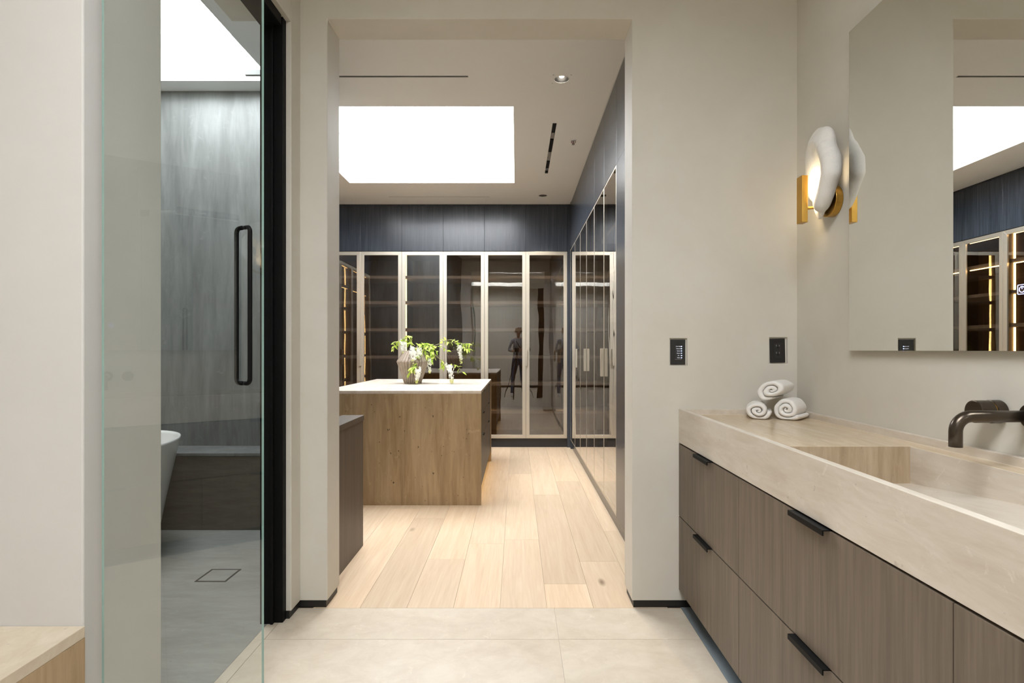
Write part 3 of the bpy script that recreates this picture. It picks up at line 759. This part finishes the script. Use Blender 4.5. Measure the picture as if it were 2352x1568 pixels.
def leaf_mesh(L=1.0):
    bm = bmesh.new(); n = 6; rows_ = []
    for i in range(n + 1):
        s = i / n; wd = .21 * math.sin(PI * min(1, s ** .8)) * (1 - .25 * s) ; z = -.16 * s * s
        rows_.append([bm.verts.new((s, -wd, z + .25 * wd)), bm.verts.new((s, 0, z)), bm.verts.new((s, wd, z + .25 * wd))])
    for A, B in zip(rows_, rows_[1:]):
        for k in range(2): bm.faces.new((A[k], A[k + 1], B[k + 1], B[k]))
    me = bpy.data.meshes.new('leaf'); bm.to_mesh(me); bm.free(); me.materials.append(M['leaf'])
    for p in me.polygons: p.use_smooth = True
    return me
LEAF = leaf_mesh()
RB = random.Random(21)
def add_leaf(parent, base, d, L):
    o = bpy.data.objects.new('leaf', LEAF); COL.objects.link(o); o.parent = parent
    d = Vector(d).normalized(); q = d.to_track_quat('X', 'Z').to_euler(); e = Euler((q.x + RB.uniform(-.7, .7), q.y, q.z)); 
    o.rotation_euler = e; o.location = Vector(base) - wloc(parent); o.scale = (L, L, L)
def cluster(parent, top, bot, r0, dens=46):
    """hanging raceme of small white flowers with pale yellow-green tip"""
    bm = bmesh.new(); top, bot = Vector(top), Vector(bot)
    for i in range(dens):
        s = RB.random() ** .85; c = top.lerp(bot, s); r = r0 * (1 - .62 * s)
        a = RB.uniform(0, 2 * PI); p = c + Vector((r * math.cos(a) * RB.uniform(.3, 1), r * math.sin(a) * RB.uniform(.3, 1), RB.uniform(-.008, .008)))
        n = (p - c).normalized(); n.z -= .3; n.normalize(); t1 = n.orthogonal().normalized(); t2 = n.cross(t1); sz = RB.uniform(.012, .019) * (1 - .4 * s)
        for k in range(4):
            b = k * PI / 2 + a; dd = t1 * math.cos(b) + t2 * math.sin(b); ee = t1 * math.cos(b + PI / 2) + t2 * math.sin(b + PI / 2)
            q = [p, p + dd * sz * .6 + ee * sz * .45, p + dd * sz * 1.1 + n * sz * .25, p + dd * sz * .6 - ee * sz * .45]
            f_ = bm.faces.new([bm.verts.new(x) for x in q]); f_.material_index = 1 if s > .8 else 0
    return obj('blossom_cluster', bm, [M['petal'], M['bud']], parent)
def pv(u, v, dy=0.0): return px(u, v, 5.06 + dy)
def smooth_path(pts, n=5):
    out = []; P_ = [pts[0]] + pts + [pts[-1]]
    for i in range(1, len(P_) - 2):
        for k in range(n):
            t = k / n; a, b, c, d = P_[i - 1], P_[i], P_[i + 1], P_[i + 2]
            out.append(.5 * ((2 * b) + (c - a) * t + (2 * a - 5 * b + 4 * c - d) * t * t + (3 * b - a - 3 * c + d) * t ** 3))
    out.append(pts[-1]); return out
mouth = VC + Vector((0, 0, .27))
def branch(label, pts, leaves, clusters, sprigs=()):
    t = thing('wisteria_branch', label, 'flowers', mouth, 0, 'wisteria branches in the vase')
    P_ = smooth_path([VC + Vector((RB.uniform(-.02, .02), RB.uniform(-.02, .02), .10)), mouth + Vector((RB.uniform(-.02, .02), RB.uniform(-.02, .02), .03))] + pts)
    obj('stem', tube(P_, [.0034 - .0022 * i / len(P_) for i in range(len(P_))], 6), M['stem'], t, smooth=True)
    def dress(Q, n, L):
        for i in range(n):
            s = i / max(1, n - 1); j = min(len(Q) - 2, int(s * (len(Q) - 1))); d = (Q[j + 1] - Q[j]).normalized()
            side = Vector((RB.uniform(-1, 1), RB.uniform(-1, 1), RB.uniform(-1, .5)))
            add_leaf(t, Q[j], d * .45 + side.normalized() * .9, L * RB.uniform(.85, 1.45))
    dress(P_[8:], leaves, .043)
    for Q, n in sprigs:
        Q = smooth_path(Q); obj('twig', tube(Q, .0013, 5), M['stem'], t); dress(Q, n, .043)
    for (a, b, r, dn) in clusters: cluster(t, a, b, r, dn)
    return t
branch('wisteria spray leaning over the side of the vase away from the others', [pv(938, 782), pv(925, 779, -.03), pv(912, 786, -.04)], 14,
       [(pv(924, 782, -.04), pv(927, 813, -.05), .034, 44)], [([pv(914, 784, -.03), pv(905, 792, -.03), pv(905, 803, -.03)], 11)])
branch('upright yellow-green wisteria tip rising above the vase', [pv(936, 788, .02), pv(936, 772, .02), pv(942, 774, .02), pv(944, 790, .0)], 20, [], [([pv(936, 772), pv(930, 774)], 4)])
branch('dense wisteria branch spilling over the front of the vase', [pv(962, 800, -.04), pv(966, 812, -.09), pv(955, 838, -.14), pv(948, 850, -.15)], 20,
       [(pv(951, 795, -.10), pv(948, 836, -.14), .052, 90), (pv(962, 843, -.16), pv(956, 880, -.165), .034, 64)],
       [([pv(952, 838, -.14), pv(945, 848, -.15), pv(940, 858, -.15)], 16), ([pv(960, 795, 0), pv(972, 790, -.02), pv(985, 795, -.03)], 16)])
branch('bushy wisteria branch filling the shoulder of the vase', [pv(972, 792, -.02), pv(988, 800, -.05), pv(995, 815, -.07), pv(990, 830, -.08)], 34,
       [(pv(988, 828, -.09), pv(987, 856, -.09), .026, 40), (pv(966, 800, -.08), pv(960, 828, -.12), .034, 36)],
       [([pv(975, 788), pv(990, 795, -.04), pv(1004, 808, -.06)], 20), ([pv(968, 790), pv(978, 806, -.09), pv(982, 825, -.1)], 22), ([pv(1002, 795), pv(1018, 797), pv(1028, 806)], 9)])
branch('long wisteria branch arching far out beyond the vase', [pv(985, 797), pv(1010, 789, -.02), pv(1024, 782, -.03), pv(1040, 780, -.03), pv(1058, 788, -.03), pv(1080, 800, -.03)], 12,
       [(pv(1054, 788, -.04), pv(1060, 833, -.04), .030, 56)], [([pv(1022, 783, -.03), pv(1035, 786, -.03), pv(1050, 786, -.03)], 9), ([pv(1058, 790, -.03), pv(1072, 788, -.03), pv(1083, 793, -.03)], 14), ([pv(1058, 795, -.03), pv(1068, 800, -.03), pv(1076, 800, -.03)], 12)])
branch('low wisteria branch whose blossoms hang down to the island top', [pv(990, 808, -.03), pv(1003, 818, -.05), pv(1016, 830, -.07), pv(1030, 840, -.08), pv(1044, 838, -.08), pv(1055, 846, -.08), pv(1063, 855, -.08)], 16,
       [(pv(1032, 835, -.09), pv(1038, 880, -.09), .040, 84)], [([pv(1012, 826, -.07), pv(1018, 836, -.07), pv(1018, 843, -.07)], 8)])

# ------------------------------------------------------------------ photographer and tripod (seen reflected in the wardrobe glass)
tp = thing('camera_tripod', 'black camera on a tripod in front of the photographer, reflected in the glass', 'tripod', (0, -.09, 0))
obj('camera_body', box(-.07, .07, -.125, -.065, 1.125, 1.225), M['black'], tp, bevel=.008)
obj('lens', cyl((0, -.066, 1.18), (0, -.016, 1.18), .036, .038, 28), M['black'], tp, bevel=.003)
obj('head', cyl((0, -.095, 1.124), (0, -.095, 1.03), .025), M['black'], tp)
obj('collar', cyl((0, -.095, 1.0305), (0, -.095, .97), .035), M['black'], tp)
for a in (100, 220, 340):
    a = math.radians(a); e = Vector((.42 * math.cos(a), -.095 + .42 * math.sin(a), .004)); s0 = Vector((.03 * math.cos(a), -.095 + .03 * math.sin(a), .99))
    m1 = s0.lerp(e, .5); lg = obj('leg', tube([s0, m1], .014, 10), M['black'], tp); obj('leg_tip', tube([m1, e], .010, 10), M['chrome'] if a > 5 else M['black'], lg)

M['skin'] = plain('skin', (.50, .30, .21), .55); M['hair'] = plain('hair_brown', (.09, .05, .02), .7); M['shoe'] = plain('white_shoe', (.75, .75, .75), .6)
M['jean'] = m_cloth('blue_denim', (.055, .095, .19), 90, .3)
m, nt, out = new_mat('striped_shirt'); b = principled(nt, out, (.3, .3, .3), .85, 0, .1)
wv = nt.nodes.new('ShaderNodeTexWave'); wv.inputs['Scale'].default_value = 12.5; wv.inputs['Distortion'].default_value = 1.5
nt.links.new(coords(nt, (1, .4, .25), False), wv.inputs['Vector']); nt.links.new(ramp(nt, wv.outputs['Fac'], [(.45, (.05, .06, .09)), (.55, (.55, .57, .60))]), b.inputs['Base Color']); M['shirt'] = m
PY = -.62
ps = thing('person', 'person in striped shirt and jeans bending over the tripod camera, reflected in glass', 'person', (.04, PY, 0))
J, E, RAD = [], [], []
def jt(p, r, par=None):
    J.append(Vector(p)); RAD.append(r if isinstance(r, tuple) else (r, r)); i = len(J) - 1
    if par is not None: E.append((par, i))
    return i
pel = jt((0, 0, .93), (.16, .105)); wa = jt((0, .02, 1.07), (.145, .10), pel); ch = jt((0, .05, 1.25), (.165, .11), wa); ub = jt((0, .075, 1.40), (.13, .09), ch)
nk = jt((0, .10, 1.475), .05, ub); h0 = jt((0, .125, 1.54), (.062, .07), nk); h1 = jt((0, .15, 1.60), (.078, .092), h0); h2 = jt((0, .15, 1.665), (.068, .08), h1)
for s in (-1, 1):
    hp = jt((.095 * s, 0, .87), (.095, .095), pel); kn = jt((.13 * s, .03, .49), (.062, .066), hp); an = jt((.155 * s, 0, .10), (.045, .05), kn)
    he = jt((.158 * s, .01, .045), (.042, .04), an); to = jt((.175 * s, .15, .035), (.038, .028), he)
    sh = jt((.175 * s, .075, 1.385), .06, ub); el = jt((.285 * s, .10, 1.16), .046, sh); wr = jt((.125 * s, .33, 1.15), .030, el); pm = jt((.085 * s, .395, 1.16), (.034, .018), wr)
    for q in range(4):
        fb = jt((.085 * s - .03 * s, .42 + .006 * (1.5 - abs(q - 1.5)), 1.185 - .019 * q), .0088, pm); fm = jt((.035 * s, .445, 1.188 - .019 * q), .0082, fb); jt((.012 * s + .004 * s * q, .452 - .004 * abs(q - 1), 1.186 - .018 * q), .0075, fm)
    tb1 = jt((.082 * s, .385, 1.20), .0105, pm); jt((.05 * s, .40, 1.222), .009, tb1)
me = bpy.data.meshes.new('body'); me.from_pydata([tuple(p) for p in J], E, []); bo = bpy.data.objects.new('body', me); COL.objects.link(bo)
sk = bo.modifiers.new('skin', 'SKIN'); bo.modifiers.new('sub', 'SUBSURF').levels = 2
for i, sv in enumerate(me.skin_vertices[0].data if me.skin_vertices else []): sv.radius = RAD[i]
if not me.skin_vertices:
    pass
else:
    me.skin_vertices[0].data[pel].use_root = True
dg0 = bpy.context.evaluated_depsgraph_get(); me2 = bpy.data.meshes.new_from_object(bo.evaluated_get(dg0)); bpy.data.objects.remove(bo)
for nm in ('skin', 'shirt', 'jean', 'shoe'): me2.materials.append(M[nm])
for p in me2.polygons:
    c = p.center; p.use_smooth = True
    arm = abs(c.x) > .2 or c.y > .19
    if c.z < .085: k = 3
    elif c.z < .98 : k = 2
    elif c.y > .30 and c.z < 1.3: k = 0
    elif c.z > 1.455 and abs(c.x) < .12: k = 0
    else: k = 1
    p.material_index = k
body = bpy.data.objects.new('body', me2); COL.objects.link(body); body.parent = ps
# head details
hr = bmesh.new(); ellip(hr, (0, .128, 1.652), (.092, .098, .082)); 
for k in range(26):
    a = RB.uniform(0, 2 * PI); ellip(hr, (.078 * math.cos(a), .125 + .085 * math.sin(a), 1.655 + RB.uniform(-.035, .06)), (.028, .028, .026), 8, 6)
obj('hair', hr, M['hair'], ps, local=True, smooth=True)
nb = bmesh.new(); ellip(nb, (0, .245, 1.59), (.012, .018, .022), 10, 6); obj('nose', nb, M['skin'], ps, local=True, smooth=True)
for s in (-1, 1):
    eb = bmesh.new(); ellip(eb, (.032 * s, .232, 1.612), (.013, .008, .008), 10, 6); obj('eye', eb, M['black'], ps, local=True, smooth=True)
    eb = bmesh.new(); ellip(eb, (.083 * s, .14, 1.60), (.010, .022, .030), 10, 6); obj('ear', eb, M['skin'], ps, local=True, smooth=True)
mb = bmesh.new(); ellip(mb, (0, .222, 1.553), (.024, .008, .007), 10, 6); obj('mouth', mb, plain('lips', (.35, .13, .11), .5), ps, local=True, smooth=True)
st_ = tube(smooth_path([Vector((-.10, .10, 1.43)), Vector((-.02, .20, 1.33)), Vector((.08, .20, 1.2)), Vector((.15, .13, 1.08))]), .012, 8)
obj('camera_strap', st_, M['black'], ps, local=True)
